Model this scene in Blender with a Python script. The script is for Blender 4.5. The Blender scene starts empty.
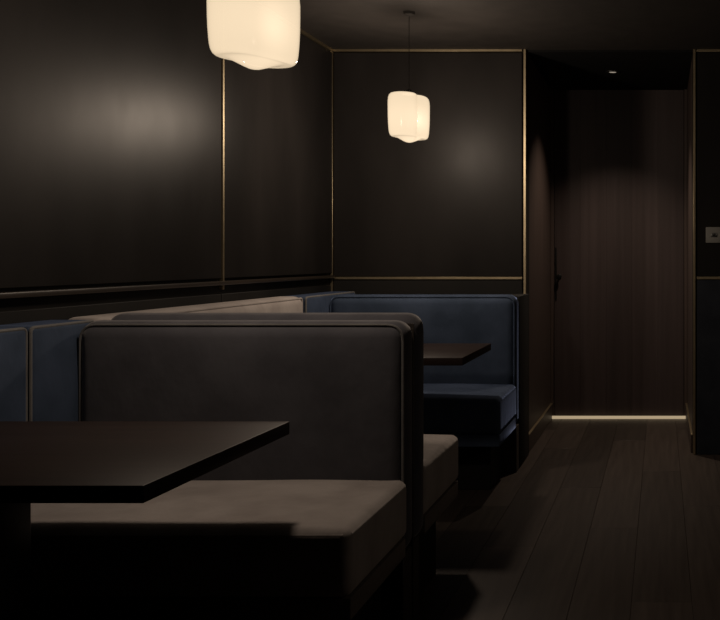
import bpy, bmesh, math, random
from mathutils import Vector

random.seed(7)
SC = bpy.context.scene
COL = SC.collection
PI = math.pi

# ------------------------------------------------------------------ camera
EYE = 1.164
F_PX = 916.0
cam_d = bpy.data.cameras.new('camera')
cam = bpy.data.objects.new('camera', cam_d)
COL.objects.link(cam)
cam.location = (0, 0, EYE)
cam.rotation_euler = (PI / 2, 0, 0)
cam_d.sensor_fit = 'HORIZONTAL'
cam_d.sensor_width = 36
cam_d.lens = 36 * F_PX / 720
cam_d.shift_x = -(661 - 360) / 720
cam_d.shift_y = -(310 - 258) / 720
cam_d.clip_start = 0.02
SC.camera = cam

# ------------------------------------------------------------------ world, exposure
w = bpy.data.worlds.new('world')
SC.world = w
w.use_nodes = True
w.node_tree.nodes['Background'].inputs[0].default_value = (0.75, 0.82, 1.0, 1)
w.node_tree.nodes['Background'].inputs[1].default_value = 0.004
SC.view_settings.view_transform = 'Standard'
SC.view_settings.look = 'None'
SC.view_settings.exposure = 0.0
SC.view_settings.gamma = 1.0
SC.view_settings.use_curve_mapping = False
SC.cycles.sample_clamp_indirect = 3.0

BULB_W = 50.0          # power of the bulb inside each pendant
SPOT_W = 62.0          # recessed downlight in the door alcove
SHELL_EMIT = 0.90

# ------------------------------------------------------------------ materials
def new_mat(name):
    m = bpy.data.materials.new(name)
    m.use_nodes = True
    nt = m.node_tree
    return m, nt, nt.nodes['Principled BSDF']

def L(nt, a, b):
    nt.links.new(a, b)

def noise_mix(nt, c1, c2, scale=(8, 8, 8), detail=4, lo=0.35, hi=0.65, coord='Object'):
    tc = nt.nodes.new('ShaderNodeTexCoord')
    mp = nt.nodes.new('ShaderNodeMapping')
    mp.inputs['Scale'].default_value = scale
    L(nt, tc.outputs[coord], mp.inputs[0])
    n = nt.nodes.new('ShaderNodeTexNoise')
    n.inputs['Scale'].default_value = 1
    n.inputs['Detail'].default_value = detail
    L(nt, mp.outputs[0], n.inputs['Vector'])
    r = nt.nodes.new('ShaderNodeValToRGB')
    r.color_ramp.elements[0].position = lo
    r.color_ramp.elements[1].position = hi
    r.color_ramp.elements[0].color = (*c1, 1)
    r.color_ramp.elements[1].color = (*c2, 1)
    L(nt, n.outputs[0], r.inputs[0])
    return n, r

def bump(nt, bsdf, src, strength, dist):
    b = nt.nodes.new('ShaderNodeBump')
    b.inputs['Strength'].default_value = strength
    b.inputs['Distance'].default_value = dist
    L(nt, src, b.inputs['Height'])
    L(nt, b.outputs[0], bsdf.inputs['Normal'])

def mat_velvet(name, c1, c2, sheen=0.25, tint=(1, 1, 1), srough=0.45):
    m, nt, b = new_mat(name)
    n, r = noise_mix(nt, c1, c2, (7, 7, 7), 5)
    L(nt, r.outputs[0], b.inputs['Base Color'])
    b.inputs['Roughness'].default_value = 0.9
    b.inputs['Specular IOR Level'].default_value = 0.15
    b.inputs['Sheen Weight'].default_value = sheen
    b.inputs['Sheen Roughness'].default_value = srough
    b.inputs['Sheen Tint'].default_value = (*tint, 1)
    n2, _ = noise_mix(nt, (0, 0, 0), (1, 1, 1), (16, 16, 10), 3)
    bump(nt, b, n2.outputs[0], 0.35, 0.01)
    return m

def mat_lacquer(name, c1, c2, rough, spec=0.5):
    m, nt, b = new_mat(name)
    n, r = noise_mix(nt, c1, c2, (3, 3, 1.2), 5)
    L(nt, r.outputs[0], b.inputs['Base Color'])
    mr = nt.nodes.new('ShaderNodeMapRange')
    mr.inputs['To Min'].default_value = rough - 0.05
    mr.inputs['To Max'].default_value = rough + 0.05
    n2, _ = noise_mix(nt, (0, 0, 0), (1, 1, 1), (6, 6, 3), 4)
    L(nt, n2.outputs[0], mr.inputs[0])
    L(nt, mr.outputs[0], b.inputs['Roughness'])
    b.inputs['Specular IOR Level'].default_value = spec
    bump(nt, b, n2.outputs[0], 0.05, 0.01)
    return m

def mat_wood(name, c1, c2, rough, grain=(2, 40, 40), spec=0.4, per_object=0.0):
    m, nt, b = new_mat(name)
    n, r = noise_mix(nt, c1, c2, grain, 6, 0.3, 0.7)
    out = r.outputs[0]
    if per_object:
        oi = nt.nodes.new('ShaderNodeObjectInfo')
        hs = nt.nodes.new('ShaderNodeHueSaturation')
        mr = nt.nodes.new('ShaderNodeMapRange')
        mr.inputs['To Min'].default_value = 1 - per_object
        mr.inputs['To Max'].default_value = 1 + per_object
        L(nt, oi.outputs['Random'], mr.inputs[0])
        L(nt, mr.outputs[0], hs.inputs['Value'])
        L(nt, out, hs.inputs['Color'])
        out = hs.outputs[0]
    L(nt, out, b.inputs['Base Color'])
    b.inputs['Roughness'].default_value = rough
    b.inputs['Specular IOR Level'].default_value = spec
    bump(nt, b, n.outputs[0], 0.12, 0.004)
    return m

def mat_metal(name, c, rough):
    m, nt, b = new_mat(name)
    n, r = noise_mix(nt, tuple(x * 0.85 for x in c), c, (30, 30, 30), 3)
    L(nt, r.outputs[0], b.inputs['Base Color'])
    b.inputs['Metallic'].default_value = 1
    b.inputs['Roughness'].default_value = rough
    return m

def mat_plain(name, c, rough=0.6, spec=0.3):
    m, nt, b = new_mat(name)
    n, r = noise_mix(nt, tuple(x * 0.9 for x in c), tuple(min(1, x * 1.1) for x in c), (10, 10, 10), 3)
    L(nt, r.outputs[0], b.inputs['Base Color'])
    b.inputs['Roughness'].default_value = rough
    b.inputs['Specular IOR Level'].default_value = spec
    return m

def mat_emit(name, c, s):
    m = bpy.data.materials.new(name)
    m.use_nodes = True
    nt = m.node_tree
    nt.nodes.clear()
    o = nt.nodes.new('ShaderNodeOutputMaterial')
    e = nt.nodes.new('ShaderNodeEmission')
    e.inputs[0].default_value = (*c, 1)
    e.inputs[1].default_value = s
    L(nt, e.outputs[0], o.inputs[0])
    return m

def mat_opal(name):
    """opal glass lit from inside: it glows, scatters the bulb's light and lets part of it through"""
    m = bpy.data.materials.new(name)
    m.use_nodes = True
    nt = m.node_tree
    nt.nodes.clear()
    o = nt.nodes.new('ShaderNodeOutputMaterial')
    e = nt.nodes.new('ShaderNodeEmission')
    e.inputs[0].default_value = (1.0, 0.80, 0.55, 1)
    e.inputs[1].default_value = SHELL_EMIT
    t = nt.nodes.new('ShaderNodeBsdfTranslucent')
    t.inputs[0].default_value = (0.0032, 0.0029, 0.0025, 1)
    a = nt.nodes.new('ShaderNodeAddShader')
    tr = nt.nodes.new('ShaderNodeBsdfTransparent')
    tr.inputs[0].default_value = (1, 0.97, 0.92, 1)
    mx = nt.nodes.new('ShaderNodeMixShader')
    mx.inputs[0].default_value = 0.3
    # clear outer skin: reflects at grazing angles like any glass
    fr = nt.nodes.new('ShaderNodeFresnel')
    fr.inputs[0].default_value = 1.5
    gl = nt.nodes.new('ShaderNodeBsdfGlossy')
    gl.inputs['Roughness'].default_value = 0.15
    cm = nt.nodes.new('ShaderNodeMixShader')
    geo = nt.nodes.new('ShaderNodeNewGeometry')
    inv = nt.nodes.new('ShaderNodeMath'); inv.operation = 'SUBTRACT'; inv.inputs[0].default_value = 1.0
    mul = nt.nodes.new('ShaderNodeMath'); mul.operation = 'MULTIPLY'
    L(nt, geo.outputs['Backfacing'], inv.inputs[1])
    L(nt, inv.outputs[0], mul.inputs[0])
    L(nt, fr.outputs[0], mul.inputs[1])
    L(nt, mul.outputs[0], cm.inputs[0])
    L(nt, e.outputs[0], a.inputs[0])
    L(nt, t.outputs[0], a.inputs[1])
    L(nt, a.outputs[0], cm.inputs[1])
    L(nt, gl.outputs[0], cm.inputs[2])
    L(nt, cm.outputs[0], mx.inputs[1])
    L(nt, tr.outputs[0], mx.inputs[2])
    L(nt, mx.outputs[0], o.inputs[0])
    return m

M = {}
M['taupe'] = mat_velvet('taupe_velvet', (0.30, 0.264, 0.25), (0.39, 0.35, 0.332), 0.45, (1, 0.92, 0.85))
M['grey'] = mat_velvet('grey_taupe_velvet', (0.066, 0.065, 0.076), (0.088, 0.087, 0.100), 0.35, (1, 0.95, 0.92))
M['blue'] = mat_velvet('navy_velvet', (0.036, 0.052, 0.084), (0.052, 0.072, 0.116), 0.7, (0.36, 0.5, 0.95), 0.28)
M['lacquer'] = mat_lacquer('dark_wall_lacquer', (0.0115, 0.0102, 0.0096), (0.0165, 0.0146, 0.0137), 0.41, 0.085)
M['wall'] = mat_lacquer('dark_wall_paint', (0.008, 0.0075, 0.007), (0.012, 0.011, 0.010), 0.6, 0.2)
M['ceil'] = mat_plain('dark_ceiling_paint', (0.02, 0.017, 0.015), 0.8, 0.2)
M['black_ceil'] = mat_plain('black_alcove_paint', (0.006, 0.006, 0.006), 0.85, 0.1)
M['floor'] = mat_wood('dark_plank_wood', (0.029, 0.022, 0.0185), (0.046, 0.036, 0.030), 0.45, (40, 2, 40), 0.25, 0.3)
M['gap'] = mat_plain('floor_gap', (0.006, 0.005, 0.004), 0.9, 0.1)
M['table'] = mat_wood('dark_table_wood', (0.014, 0.0075, 0.006), (0.023, 0.013, 0.0105), 0.5, (2, 30, 30), 0.15)
M['door'] = mat_wood('dark_door_veneer', (0.036, 0.026, 0.025), (0.048, 0.035, 0.034), 0.5, (30, 30, 0.8), 0.3, 0.12)
M['alcove'] = mat_wood('alcove_veneer', (0.040, 0.028, 0.024), (0.060, 0.042, 0.036), 0.5, (45, 45, 1.2), 0.35)
M['ledge'] = mat_wood('dark_ledge_wood', (0.018, 0.013, 0.010), (0.03, 0.022, 0.016), 0.4, (40, 2, 40))
M['base'] = mat_wood('dark_base_wood', (0.022, 0.017, 0.014), (0.035, 0.028, 0.024), 0.55, (3, 30, 30))
M['rail'] = mat_wood('brown_rail_wood', (0.12, 0.10, 0.086), (0.16, 0.135, 0.118), 0.5, (3, 30, 30))
M['plinth'] = mat_plain('black_plinth', (0.008, 0.008, 0.008), 0.7, 0.2)
M['brass'] = mat_metal('brushed_brass', (0.55, 0.455, 0.30), 0.40)
M['black_metal'] = mat_metal('black_metal', (0.05, 0.05, 0.05), 0.45)
M['steel'] = mat_metal('dark_steel', (0.25, 0.25, 0.24), 0.4)
M['shaded_navy_panel'] = mat_velvet('shaded_navy_wall_fabric', (0.013, 0.015, 0.021), (0.019, 0.022, 0.029), 0.1, (0.7, 0.8, 1))  # navy darkened in the base colour to stand in for the unlit wall's shade
M['pipe'] = mat_velvet('grey_piping', (0.12, 0.115, 0.115), (0.16, 0.155, 0.15), 0.2)
M['plate'] = mat_plain('grey_plastic', (0.20, 0.195, 0.18), 0.5, 0.4)
M['dark'] = mat_plain('black_plastic', (0.01, 0.01, 0.01), 0.5, 0.3)
M['cord'] = mat_plain('brown_flex', (0.022, 0.019, 0.017), 0.8, 0.2)
M['opal'] = mat_opal('opal_glass')
M['lens'] = mat_emit('downlight_lens', (1.0, 0.85, 0.68), 0.35)
M['strip'] = mat_emit('door_foot_light', (1.0, 0.77, 0.48), 0.42)

# ------------------------------------------------------------------ mesh helpers
def link(name, me, mat, parent=None, loc=(0, 0, 0), rot=(0, 0, 0)):
    o = bpy.data.objects.new(name, me)
    COL.objects.link(o)
    if mat is not None and not me.materials:
        me.materials.append(mat)
    o.location = loc
    o.rotation_euler = rot
    if parent is not None:
        o.parent = parent
    return o

def finish(bm, name, smooth=True, angle=40):
    bmesh.ops.recalc_face_normals(bm, faces=bm.faces)
    me = bpy.data.meshes.new(name)
    bm.to_mesh(me)
    bm.free()
    if smooth:
        me.shade_smooth() if hasattr(me, 'shade_smooth') else None
        try:
            me.set_sharp_from_angle(angle=math.radians(angle))
        except Exception:
            pass
    return me

def box_mesh(name, x0, x1, y0, y1, z0, z1, bev=0.0, seg=2):
    bm = bmesh.new()
    bmesh.ops.create_cube(bm, size=1)
    for v in bm.verts:
        v.co = Vector(((x0 + x1) / 2 + v.co.x * (x1 - x0), (y0 + y1) / 2 + v.co.y * (y1 - y0), (z0 + z1) / 2 + v.co.z * (z1 - z0)))
    if bev > 0:
        bmesh.ops.bevel(bm, geom=list(bm.edges), offset=bev, segments=seg, affect='EDGES', profile=0.5)
    return finish(bm, name)

def box(name, x0, x1, y0, y1, z0, z1, mat, parent=None, bev=0.0, seg=2):
    return link(name, box_mesh(name, x0, x1, y0, y1, z0, z1, bev, seg), mat, parent)

def cushion(name, x0, x1, y0, y1, z0, z1, mat, parent=None, r=0.035, crown=None, wave=0.0, seed=0):
    """rounded upholstered block; crown = (axis, sign, amount) bulges one face"""
    h = Vector(((x1 - x0) / 2, (y1 - y0) / 2, (z1 - z0) / 2))
    c = Vector(((x0 + x1) / 2, (y0 + y1) / 2, (z0 + z1) / 2))
    rr = min(r, h.x * 0.98, h.y * 0.98, h.z * 0.98)
    rng = random.Random(seed)
    ph = [rng.uniform(0, 6.28) for _ in range(6)]
    def axis(hh):
        inner = hh - rr
        n = max(2, int(2 * inner / 0.05))
        n = min(n, 26)
        a = [-hh, -hh + rr * 0.25, -hh + rr * 0.5, -hh + rr * 0.75]
        a += [-inner + 2 * inner * i / n for i in range(n + 1)]
        a += [hh - rr * 0.75, hh - rr * 0.5, hh - rr * 0.25, hh]
        return a
    ax = [axis(h[i]) for i in range(3)]
    bm = bmesh.new()
    for d in range(3):
        u, v = (d + 1) % 3, (d + 2) % 3
        for s in (-1, 1):
            grid = []
            for a in ax[u]:
                row = []
                for b in ax[v]:
                    p = [0, 0, 0]
                    p[d] = s * h[d]; p[u] = a; p[v] = b
                    q = Vector([max(-(h[i] - rr), min(h[i] - rr, p[i])) for i in range(3)])
                    e = Vector(p) - q
                    pp = q + (e.normalized() * rr if e.length > 1e-9 else Vector((0, 0, 0)))
                    if crown and crown[0] == d and crown[1] == s:
                        k = (1 - (a / h[u]) ** 4) * (1 - (b / h[v]) ** 4)
                        pp[d] += s * crown[2] * max(0, k)
                        if wave:
                            pp[d] += s * wave * k * (math.sin(a * 9 + ph[0] + 2 * math.sin(b * 7 + ph[1])) * 0.6 + math.sin(b * 17 + ph[2] + a * 5) * 0.4)
                    row.append(bm.verts.new(pp + c))
                grid.append(row)
            for i in range(len(grid) - 1):
                for j in range(len(grid[0]) - 1):
                    bm.faces.new((grid[i][j], grid[i + 1][j], grid[i + 1][j + 1], grid[i][j + 1]))
    bmesh.ops.remove_doubles(bm, verts=bm.verts, dist=1e-4)
    return link(name, finish(bm, name, angle=80), mat, parent)

def tube_mesh(name, pts, rad, closed=False, n=8):
    bm = bmesh.new()
    rings = []
    N = len(pts)
    P = [Vector(p) for p in pts]
    up0 = None
    for i in range(N):
        if closed:
            t = (P[(i + 1) % N] - P[i - 1]).normalized()
        else:
            t = (P[min(i + 1, N - 1)] - P[max(i - 1, 0)]).normalized()
        if up0 is None:
            up0 = Vector((0, 0, 1)) if abs(t.z) < 0.9 else Vector((1, 0, 0))
        s = t.cross(up0)
        if s.length < 1e-5:
            s = t.cross(Vector((0.3, 1, 0.2)))
        s.normalize()
        u = s.cross(t).normalized()
        up0 = u
        rings.append([bm.verts.new(P[i] + s * (math.cos(2 * PI * k / n) * rad) + u * (math.sin(2 * PI * k / n) * rad)) for k in range(n)])
    M_ = N if closed else N - 1
    for i in range(M_):
        a, b = rings[i], rings[(i + 1) % N]
        for k in range(n):
            bm.faces.new((a[k], a[(k + 1) % n], b[(k + 1) % n], b[k]))
    if not closed:
        bm.faces.new(rings[0]); bm.faces.new(rings[-1])
    return finish(bm, name)

def round_path(corners, r, seg=5):
    """polyline with rounded inner corners (open)"""
    C = [Vector(c) for c in corners]
    out = [C[0]]
    for i in range(1, len(C) - 1):
        a = (C[i - 1] - C[i]).normalized(); b = (C[i + 1] - C[i]).normalized()
        p0 = C[i] + a * r; p1 = C[i] + b * r
        for k in range(seg + 1):
            t = k / seg
            out.append((1 - t) ** 2 * p0 + 2 * (1 - t) * t * C[i] + t * t * p1)
    out.append(C[-1])
    return out

def tube(name, pts, rad, mat, parent=None, closed=False, n=8):
    return link(name, tube_mesh(name, pts, rad, closed, n), mat, parent)

def lathe_mesh(name, prof, n=32):
    bm = bmesh.new()
    rings = []
    for (r, z) in prof:
        if r < 1e-6:
            rings.append([bm.verts.new((0, 0, z))])
        else:
            rings.append([bm.verts.new((r * math.cos(2 * PI * k / n), r * math.sin(2 * PI * k / n), z)) for k in range(n)])
    for a, b in zip(rings, rings[1:]):
        for k in range(n):
            if len(a) == 1 and len(b) == 1:
                continue
            if len(a) == 1:
                bm.faces.new((a[0], b[k], b[(k + 1) % n]))
            elif len(b) == 1:
                bm.faces.new((a[k], a[(k + 1) % n], b[0]))
            else:
                bm.faces.new((a[k], a[(k + 1) % n], b[(k + 1) % n], b[k]))
    return finish(bm, name)

def thing(name, label, cat, loc, rz=0, group=None):
    o = bpy.data.objects.new(name, None)
    COL.objects.link(o)
    o.empty_display_size = 0.1
    o.location = loc
    o.rotation_euler = (0, 0, rz)
    o['label'] = label
    o['category'] = cat
    if group:
        o['group'] = group
    return o

def struct(o):
    o['kind'] = 'structure'
    return o

# ------------------------------------------------------------------ room constants (metres; camera at 0,0)
XL = -1.96            # left wall face
YB = 5.44             # back wall face
YD = 6.67             # alcove back (door) face
DX0, DX1 = -0.80, 0.19
H = 2.40
XR = 3.2
YR = -2.6
RAIL = 1.044
T = 0.12

# ------------------------------------------------------------------ floor: a sub-floor slab with planks on it
PT = 0.018
fl = struct(box('floor', XL - T, XR + T, YR - T, YD + T, -0.12, -PT, M['gap']))
PW = 0.205
PL = 1.9
plank_me = {}
def plank(x0, y0, y1, w_):
    ln = round(y1 - y0, 3)
    key = (ln, round(w_, 3))
    if key not in plank_me:
        plank_me[key] = box_mesh('plank', -w_ / 2, w_ / 2, -ln / 2, ln / 2, -PT, 0, 0.0007, 1)
        plank_me[key].materials.append(M['floor'])
    o = link('plank', plank_me[key], None, fl, (x0 + w_ / 2, (y0 + y1) / 2, random.uniform(-0.0006, 0.0)))
xs = -0.305 - 0.205 * 9
row = 0
while xs < XR - 0.01:
    x = max(xs, XL)
    wd = min(xs + PW, XR) - x
    yend = YD
    y = YR - [0.0, 0.7, 1.3, 0.35, 1.05][row % 5]
    while y < yend - 0.01:
        a, b = max(y, YR), min(y + PL, yend)
        if b - a > 0.03:
            plank(x + 0.0005, a + 0.0005, b - 0.0005, wd - 0.001)
        y += PL
    xs += PW
    row += 1

# ------------------------------------------------------------------ ceiling and walls
struct(box('ceiling', XL - T, XR + T, YR - T, YD + T, H, H + 0.12, M['ceil']))

wl = struct(box('wall_left', XL - T, XL, YR - T, YD + T, 0, H, M['wall']))
PANEL_T = 0.014
seams = [YB, 4.07, 1.90, -0.10, YR]
for b, a in zip(seams, seams[1:]):
    box('wall_panel', XL, XL + PANEL_T, a + 0.016, b - (0.016 if b < YB else 0.008), RAIL + 0.03, H - 0.022, M['lacquer'], wl, 0.0015, 1)
    box('lower_panel', XL, XL + 0.008, a + 0.004, b - 0.004, 0.10, RAIL - 0.04, M['wall'], wl, 0.0015, 1)
for s in seams[1:-1]:
    box('brass_trim', XL, XL + 0.017, s - 0.006, s + 0.008, RAIL - 0.02, H, M['brass'], wl, 0.001, 1)
box('brass_trim', XL, XL + 0.018, YR, YB, H - 0.014, H, M['brass'], wl, 0.001, 1)
box('ledge', XL, XL + 0.034, YR, YB - 0.02, RAIL + 0.000, RAIL + 0.018, M['ledge'], wl, 0.004, 2)

wb = struct(box('wall_back_left', XL, DX0, YB, YB + T, 0, H, M['wall']))
box('wall_panel', XL + 0.022, DX0 - 0.024, YB - PANEL_T, YB, RAIL + 0.012, H - 0.02, M['lacquer'], wb, 0.0015, 1)
box('lower_panel', XL + 0.022, DX0 - 0.024, YB - PANEL_T, YB, 0.10, RAIL - 0.008, M['wall'], wb, 0.0015, 1)
box('brass_trim', XL + 0.003, XL + 0.017, YB - 0.020, YB, 0, H, M['brass'], wb, 0.001, 1)
box('brass_trim', DX0 - 0.014, DX0, YB - 0.020, YB + 0.01, 0, H, M['brass'], wb, 0.001, 1)
box('brass_trim', XL + 0.02, DX0 - 0.022, YB - 0.020, YB, H - 0.014, H, M['brass'], wb, 0.001, 1)
box('brass_trim', XL + 0.02, DX0 - 0.022, YB - 0.022, YB, RAIL - 0.006, RAIL + 0.009, M['brass'], wb, 0.001, 1)

wr = struct(box('wall_back_right', DX1, XR, YB, YB + T, 0, H, M['wall']))
box('wall_panel', DX1 + 0.024, 1.80, YB - PANEL_T, YB, RAIL + 0.012, H - 0.02, M['lacquer'], wr, 0.0015, 1)
box('wall_panel', 1.82, XR, YB - PANEL_T, YB, RAIL + 0.012, H - 0.02, M['lacquer'], wr, 0.0015, 1)
box('lower_panel', DX1 + 0.024, 1.80, YB - 0.018, YB, 0.0, RAIL - 0.010, M['shaded_navy_panel'], wr, 0.004, 2)
box('lower_panel', 1.82, XR, YB - 0.018, YB, 0.0, RAIL - 0.010, M['shaded_navy_panel'], wr, 0.004, 2)
box('brass_trim', DX1, DX1 + 0.014, YB - 0.020, YB + 0.01, 0, H, M['brass'], wr, 0.001, 1)
box('brass_trim', DX1 + 0.022, XR, YB - 0.020, YB, H - 0.014, H, M['brass'], wr, 0.001, 1)
box('brass_trim', DX1 + 0.022, XR, YB - 0.022, YB, RAIL - 0.006, RAIL + 0.009, M['brass'], wr, 0.001, 1)
box('brass_trim', 1.80, 1.82, YB - 0.020, YB, 0, H, M['brass'], wr, 0.001, 1)

struct(box('wall_right', XR, XR + T, YR - T, YB + T, 0, H, M['wall']))
struct(box('wall_rear', XL, XR, YR - T, YR, 0, H, M['wall']))

# alcove
struct(box('wall_alcove_left', DX0 - T, DX0, YB + T, YD + T, 0, H, M['alcove']))
struct(box('wall_alcove_right', DX1, DX1 + T, YB + T, YD + T, 0, H, M['alcove']))
struct(box('wall_alcove_back', DX0, DX1, YD + 0.05, YD + T, 0, H, M['wall']))
for nm, xa, xb in (('baseboard_left', DX0, DX0 + 0.012), ('baseboard_right', DX1 - 0.012, DX1)):
    bb = struct(box(nm, xa, xb, YB + 0.03, YD, 0, 0.105, M['alcove'], None, 0.002, 1))
    box('brass_cap', xa, xb + (0.002 if xa < 0 else 0), YB + 0.03, YD, 0.105, 0.112, M['brass'], bb, 0.001, 1)

struct(box('ceiling_alcove', DX0, DX1, YB + 0.002, YD + 0.05, H - 0.012, H, M['black_ceil']))

# door
d = struct(thing('door_1', 'tall dark wood door closing the end of the alcove', 'door', ((DX0 + DX1) / 2, YD, 0)))
hw = (DX1 - DX0) / 2
box('door_frame', -hw, -hw + 0.022, -0.03, 0.05, 0, H - 0.012, M['alcove'], d, 0.002, 1)
box('door_frame', hw - 0.022, hw, -0.03, 0.05, 0, H - 0.012, M['alcove'], d, 0.002, 1)
nb = 5
lw = (2 * hw - 0.05) / nb
for i in range(nb):
    a = -hw + 0.025 + i * lw
    box('door_board', a + 0.0002, a + lw - 0.0002, -0.012, 0.03, 0.022, H - 0.014, M['door'], d, 0.0004, 1)
hd = link('handle', lathe_mesh('handle', [(0, 0), (0.016, 0), (0.016, 0.006), (0.007, 0.009), (0.007, 0.026), (0.014, 0.030), (0.017, 0.037), (0.013, 0.044), (0, 0.046)], 24), M['black_metal'], d, (-hw + 0.062, -0.012, 1.03), (PI / 2, 0, 0))
box('lock_plate', -hw + 0.030, -hw + 0.042, -0.016, -0.011, 0.86, 1.24, M['black_metal'], d, 0.001, 1)

st = thing('light_strip', 'thin warm glowing light strip along the foot of the dark door', 'light strip', ((DX0 + DX1) / 2, YD - 0.02, 0))
box('diffuser', -hw + 0.006, hw - 0.006, -0.030, -0.012, 0.0005, 0.021, M['strip'], st, 0.003, 2)
box('end_cap', -hw, -hw + 0.006, -0.031, -0.011, 0.0, 0.023, M['brass'], st, 0.002, 1)
box('end_cap', hw - 0.006, hw, -0.031, -0.011, 0.0, 0.023, M['brass'], st, 0.002, 1)

# downlight
dl = thing('recessed_downlight', 'small round recessed downlight in the alcove ceiling before the door', 'downlight', (-0.318, 6.02, H - 0.012))
link('trim_ring', lathe_mesh('trim_ring', [(0.026, -0.001), (0.028, -0.006), (0.046, -0.006), (0.048, 0.0), (0.026, 0.0)], 32), M['dark'], dl)
link('lens', lathe_mesh('lens', [(0, -0.003), (0.02, -0.003), (0.027, -0.0015)], 32), M['lens'], dl)
ld = bpy.data.lights.new('downlight_lamp', 'SPOT')
ld.energy = SPOT_W
ld.color = (1.0, 0.80, 0.62)
ld.spot_size = math.radians(104)
ld.spot_blend = 1.0
ld.shadow_soft_size = 0.02
lo = bpy.data.objects.new('downlight_lamp', ld)
COL.objects.link(lo)
lo.parent = dl
lo.location = (0, 0, -0.03)

# switch plate
sw = thing('switch_plate', 'pale grey double switch plate on the dark wall right of the alcove', 'switch', (0.345, YB - PANEL_T, 1.30))
box('plate', -0.080, 0.080, -0.009, 0, -0.047, 0.047, M['plate'], sw, 0.004, 2)
for sx in (-0.032, 0.032):
    rk = box('rocker', sx - 0.018, sx + 0.018, -0.013, -0.008, -0.012, 0.012, M['steel'], sw, 0.003, 2)
    box('slot', sx - 0.010, sx + 0.010, -0.0145, -0.0125, -0.004, 0.004, M['dark'], rk, 0.0008, 1)

# ------------------------------------------------------------------ booth benches (local: x across, y 0 at the seat front, backrest behind)
X0, X1 = -1.795, -0.78
BW = X1 - X0
SEAT = 0.489
def bench(label, ydist, facing, fabric, back_fabric, top, back_t=0.115, box_back=0.0, seat_d=0.50, group=None, seed=1):
    t = thing('booth_bench', label, 'bench', ((X0 + X1) / 2, ydist, 0), 0 if facing < 0 else PI, group)
    h = BW / 2
    yb = seat_d
    s = cushion('seat_cushion', -h, h, 0, yb + 0.03, 0.305, SEAT - 0.006, fabric, t, 0.028, (2, 1, 0.012), 0.004, seed)
    pp = []
    for (px, py) in ((-h + 0.03, 0.008), (h - 0.03, 0.008)):
        pp.append((px, py, SEAT - 0.022))
    tube('piping', [(-h + 0.02, 0.006, SEAT - 0.024), (0, 0.006, SEAT - 0.024), (h - 0.02, 0.006, SEAT - 0.024)], 0.0045, fabric, s)
    tube('piping', [(h - 0.006, 0.02, SEAT - 0.024), (h - 0.006, yb * 0.5, SEAT - 0.024), (h - 0.006, yb, SEAT - 0.024)], 0.0045, fabric, s)
    box('seat_rail', -h + 0.003, h - 0.003, 0.012, yb + 0.01, 0.248, 0.305, fabric if fabric is M['blue'] else M['rail'], t, 0.004, 2)
    box('plinth', -h + 0.05, h - 0.075, 0.17, yb, 0.0, 0.248, M['plinth'], t, 0.003, 1)
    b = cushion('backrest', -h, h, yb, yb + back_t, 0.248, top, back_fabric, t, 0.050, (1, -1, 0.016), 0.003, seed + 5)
    # piping round the front edge of the backrest
    e = 0.012
    tube('piping', round_path([(-h + e, yb + e, SEAT + 0.01), (-h + e, yb + e, top - e), (h - e, yb + e, top - e), (h - e, yb + e, 0.27)], 0.05), 0.0045, M['pipe'] if back_fabric is M['grey'] else back_fabric, b)
    if box_back > 0:
        box('back_box', -h + 0.002, h - 0.001, yb + back_t, yb + back_t + box_back, 0.0, top - 0.012, M['plinth'], t, 0.006, 2)
        box('end_panel', -h + 0.02, h - 0.004, yb + 0.04, yb + back_t, 0.0, 0.25, M['base'], t, 0.003, 1)
    else:
        box('back_board', -h + 0.01, h - 0.008, yb + back_t, yb + back_t + 0.009, 0.0, top - 0.03, M['base'], t, 0.002, 1)
        box('end_panel', -h + 0.02, h - 0.012, yb + 0.02, yb + back_t, 0.0, 0.25, M['base'], t, 0.003, 1)
    return t

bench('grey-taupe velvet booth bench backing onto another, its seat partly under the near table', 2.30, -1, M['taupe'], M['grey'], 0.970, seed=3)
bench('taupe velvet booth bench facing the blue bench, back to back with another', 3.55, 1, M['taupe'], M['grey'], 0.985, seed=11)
bench('navy blue velvet booth bench standing against the back wall beside the doorway', 4.43, -1, M['blue'], M['blue'], 0.965, 0.13, YB - 0.024 - 5.06, seed=21)

# upholstered cushions along the left wall
def wall_cushion(y0, y1, fabric, label, top=0.968, depth=0.150, seed=0, r=0.016):
    t = thing('wall_cushion', label, 'cushion', (XL + 0.009, (y0 + y1) / 2, 0.0))
    hl = (y1 - y0) / 2 - 0.003
    c = cushion('pad', 0, depth, -hl, hl, 0.24, top, fabric, t, r, (0, 1, 0.012), 0.002, seed)
    e = 0.0045 if r < 0.03 else r * 0.26
    tube('piping', round_path([(depth - e, -hl + e, 0.27), (depth - e, -hl + e, top - e), (depth - e, hl - e, top - e), (depth - e, hl - e, 0.27)], 0.016), 0.005, M['pipe'] if fabric is M['blue'] else fabric, c)
    box('base', 0, depth - 0.03, -hl + 0.005, hl - 0.005, 0, 0.245, M['base'], t, 0.002, 1)
wall_cushion(1.62, 2.61, M['blue'], 'long navy padded cushion against the side wall beside the near table', seed=1)
wall_cushion(2.615, 2.925, M['blue'], 'narrow navy padded cushion in the corner behind the grey-taupe backrest', seed=2)
wall_cushion(2.945, 4.64, M['taupe'], 'long taupe padded cushion on the side wall behind the bench backs', 0.972, 0.150, seed=3, r=0.045)
wall_cushion(4.65, 5.40, M['blue'], 'navy padded corner cushion on the side wall beside the blue bench', seed=4)

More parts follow.
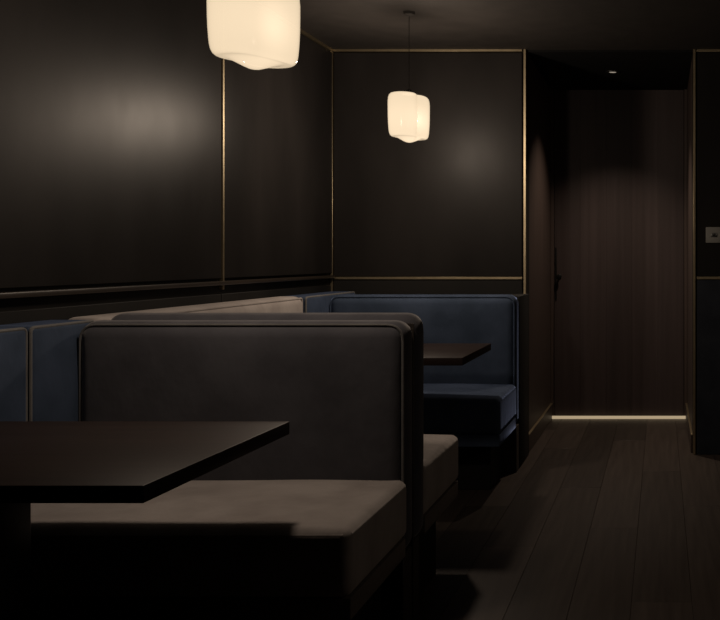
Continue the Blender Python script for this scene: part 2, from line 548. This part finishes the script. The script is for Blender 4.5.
# ------------------------------------------------------------------ tables
def table(label, xr, y0, y1, xl=-1.80):
    t = thing('dining_table', label, 'table', ((xl + xr) / 2, (y0 + y1) / 2, 0), 0, 'booth tables')
    hx, hy = (xr - xl) / 2, (y1 - y0) / 2
    box('tabletop', -hx, hx, -hy, hy, 0.708, 0.742, M['table'], t, 0.003, 2)
    box('top_plate', -0.27, 0.05, -0.16, 0.16, 0.698, 0.708, M['black_metal'], t, 0.002, 1)
    box('pedestal', -0.165, -0.055, -0.055, 0.055, 0.012, 0.700, M['black_metal'], t, 0.006, 2)
    box('foot_plate', -0.33, 0.11, -0.20, 0.20, 0.0, 0.014, M['black_metal'], t, 0.004, 2)
table('dark wooden booth table in front of the grey-taupe bench', -0.96, 1.70, 2.37)
table('dark wooden booth table in front of the navy blue bench', -0.84, 3.88, 4.53)

# ------------------------------------------------------------------ pendant lamps
LA, LR = 0.062, 0.071
def plan_radius(th):
    c, s = math.cos(th), math.sin(th)
    q = LR * LR - LA * LA * s * s
    un = abs(c) * LA + math.sqrt(max(q, 0))
    # hull of the two circles
    hull = un
    if abs(s) > 1e-6:
        k = LR / abs(s)
        if abs(k * c) < LA:
            hull = k
    if s <= 0:
        return hull
    return 0.78 * un + 0.22 * hull
SHADE_PROF = [(0.02, 0.114), (0.30, 0.115), (0.55, 0.116), (0.78, 0.116), (0.88, 0.112), (0.95, 0.103), (0.985, 0.090), (1.0, 0.070), (1.0, 0.04), (0.995, 0.0),
              (0.985, -0.030), (0.97, -0.055), (0.955, -0.072), (0.93, -0.085), (0.89, -0.094), (0.83, -0.099), (0.76, -0.100), (0.70, -0.099), (0.60, -0.102), (0.45, -0.109), (0.30, -0.116), (0.14, -0.122), (0.0, -0.124)]
def shade_mesh():
    bm = bmesh.new()
    n = 96
    rings = []
    for s, z in SHADE_PROF:
        if s == 0:
            rings.append([bm.verts.new((0, 0, z))])
            continue
        ring = []
        for k in range(n):
            th = 2 * PI * k / n
            r0 = plan_radius(th)
            # the bottom boss turns round towards its tip
            m = max(0.0, min(1.0, (0.8 - s) / 0.6)) if z < 0 else 0.0
            rr = s * (r0 * (1 - m) + 0.10 * m)
            ring.append(bm.verts.new((rr * math.cos(th), rr * math.sin(th), z)))
        rings.append(ring)
    for a, b in zip(rings, rings[1:]):
        for k in range(n):
            if len(b) == 1:
                bm.faces.new((a[k], a[(k + 1) % n], b[0]))
            else:
                bm.faces.new((a[k], a[(k + 1) % n], b[(k + 1) % n], b[k]))
    return finish(bm, 'glass_shade', angle=60)
SH = shade_mesh()
def pendant(label, x, y, z, rz, dim=1.0, size=1.0):
    t = thing('pendant_lamp', label, 'lamp', (x, y, z), rz, 'opal pendant lamps')
    t.scale = (size, size, size)
    link('glass_shade', SH, M['opal'], t)
    link('cap', lathe_mesh('cap', [(0, 0.142), (0.010, 0.142), (0.014, 0.128), (0.034, 0.124), (0.036, 0.118), (0, 0.118)], 24), M['dark'], t)
    top = (H - z) / size
    link('cord', lathe_mesh('cord', [(0, 0.140), (0.0016, 0.140), (0.0016, top - 0.01), (0, top - 0.01)], 10), M['cord'], t)
    link('ceiling_rose', lathe_mesh('ceiling_rose', [(0, top - 0.022), (0.012, top - 0.022), (0.026, top - 0.014), (0.030, top), (0, top)], 28), M['cord'], t)
    b = bpy.data.lights.new('bulb', 'POINT')
    b.energy = BULB_W * dim
    b.color = (1.0, 0.84, 0.70)
    b.shadow_soft_size = 0.06
    o = bpy.data.objects.new('bulb', b)
    COL.objects.link(o)
    o.parent = t
    o.location = (0, 0, -0.01)
    return t

LX = -1.265
pendant('lobed opal glass pendant lamp, glowing, hanging over the near table by the grey-taupe bench', -1.108, 2.50, EYE + 0.638, math.radians(66), 1.05)
pendant('lobed opal glass pendant lamp, glowing, hanging before the back wall above the far table', LX, 4.60, EYE + 0.703, math.radians(-105), 1.8)
pendant('lobed opal glass pendant lamp, glowing, hanging across the aisle from the booths', 1.75, 2.7, EYE + 0.72, math.radians(20), 0.36)
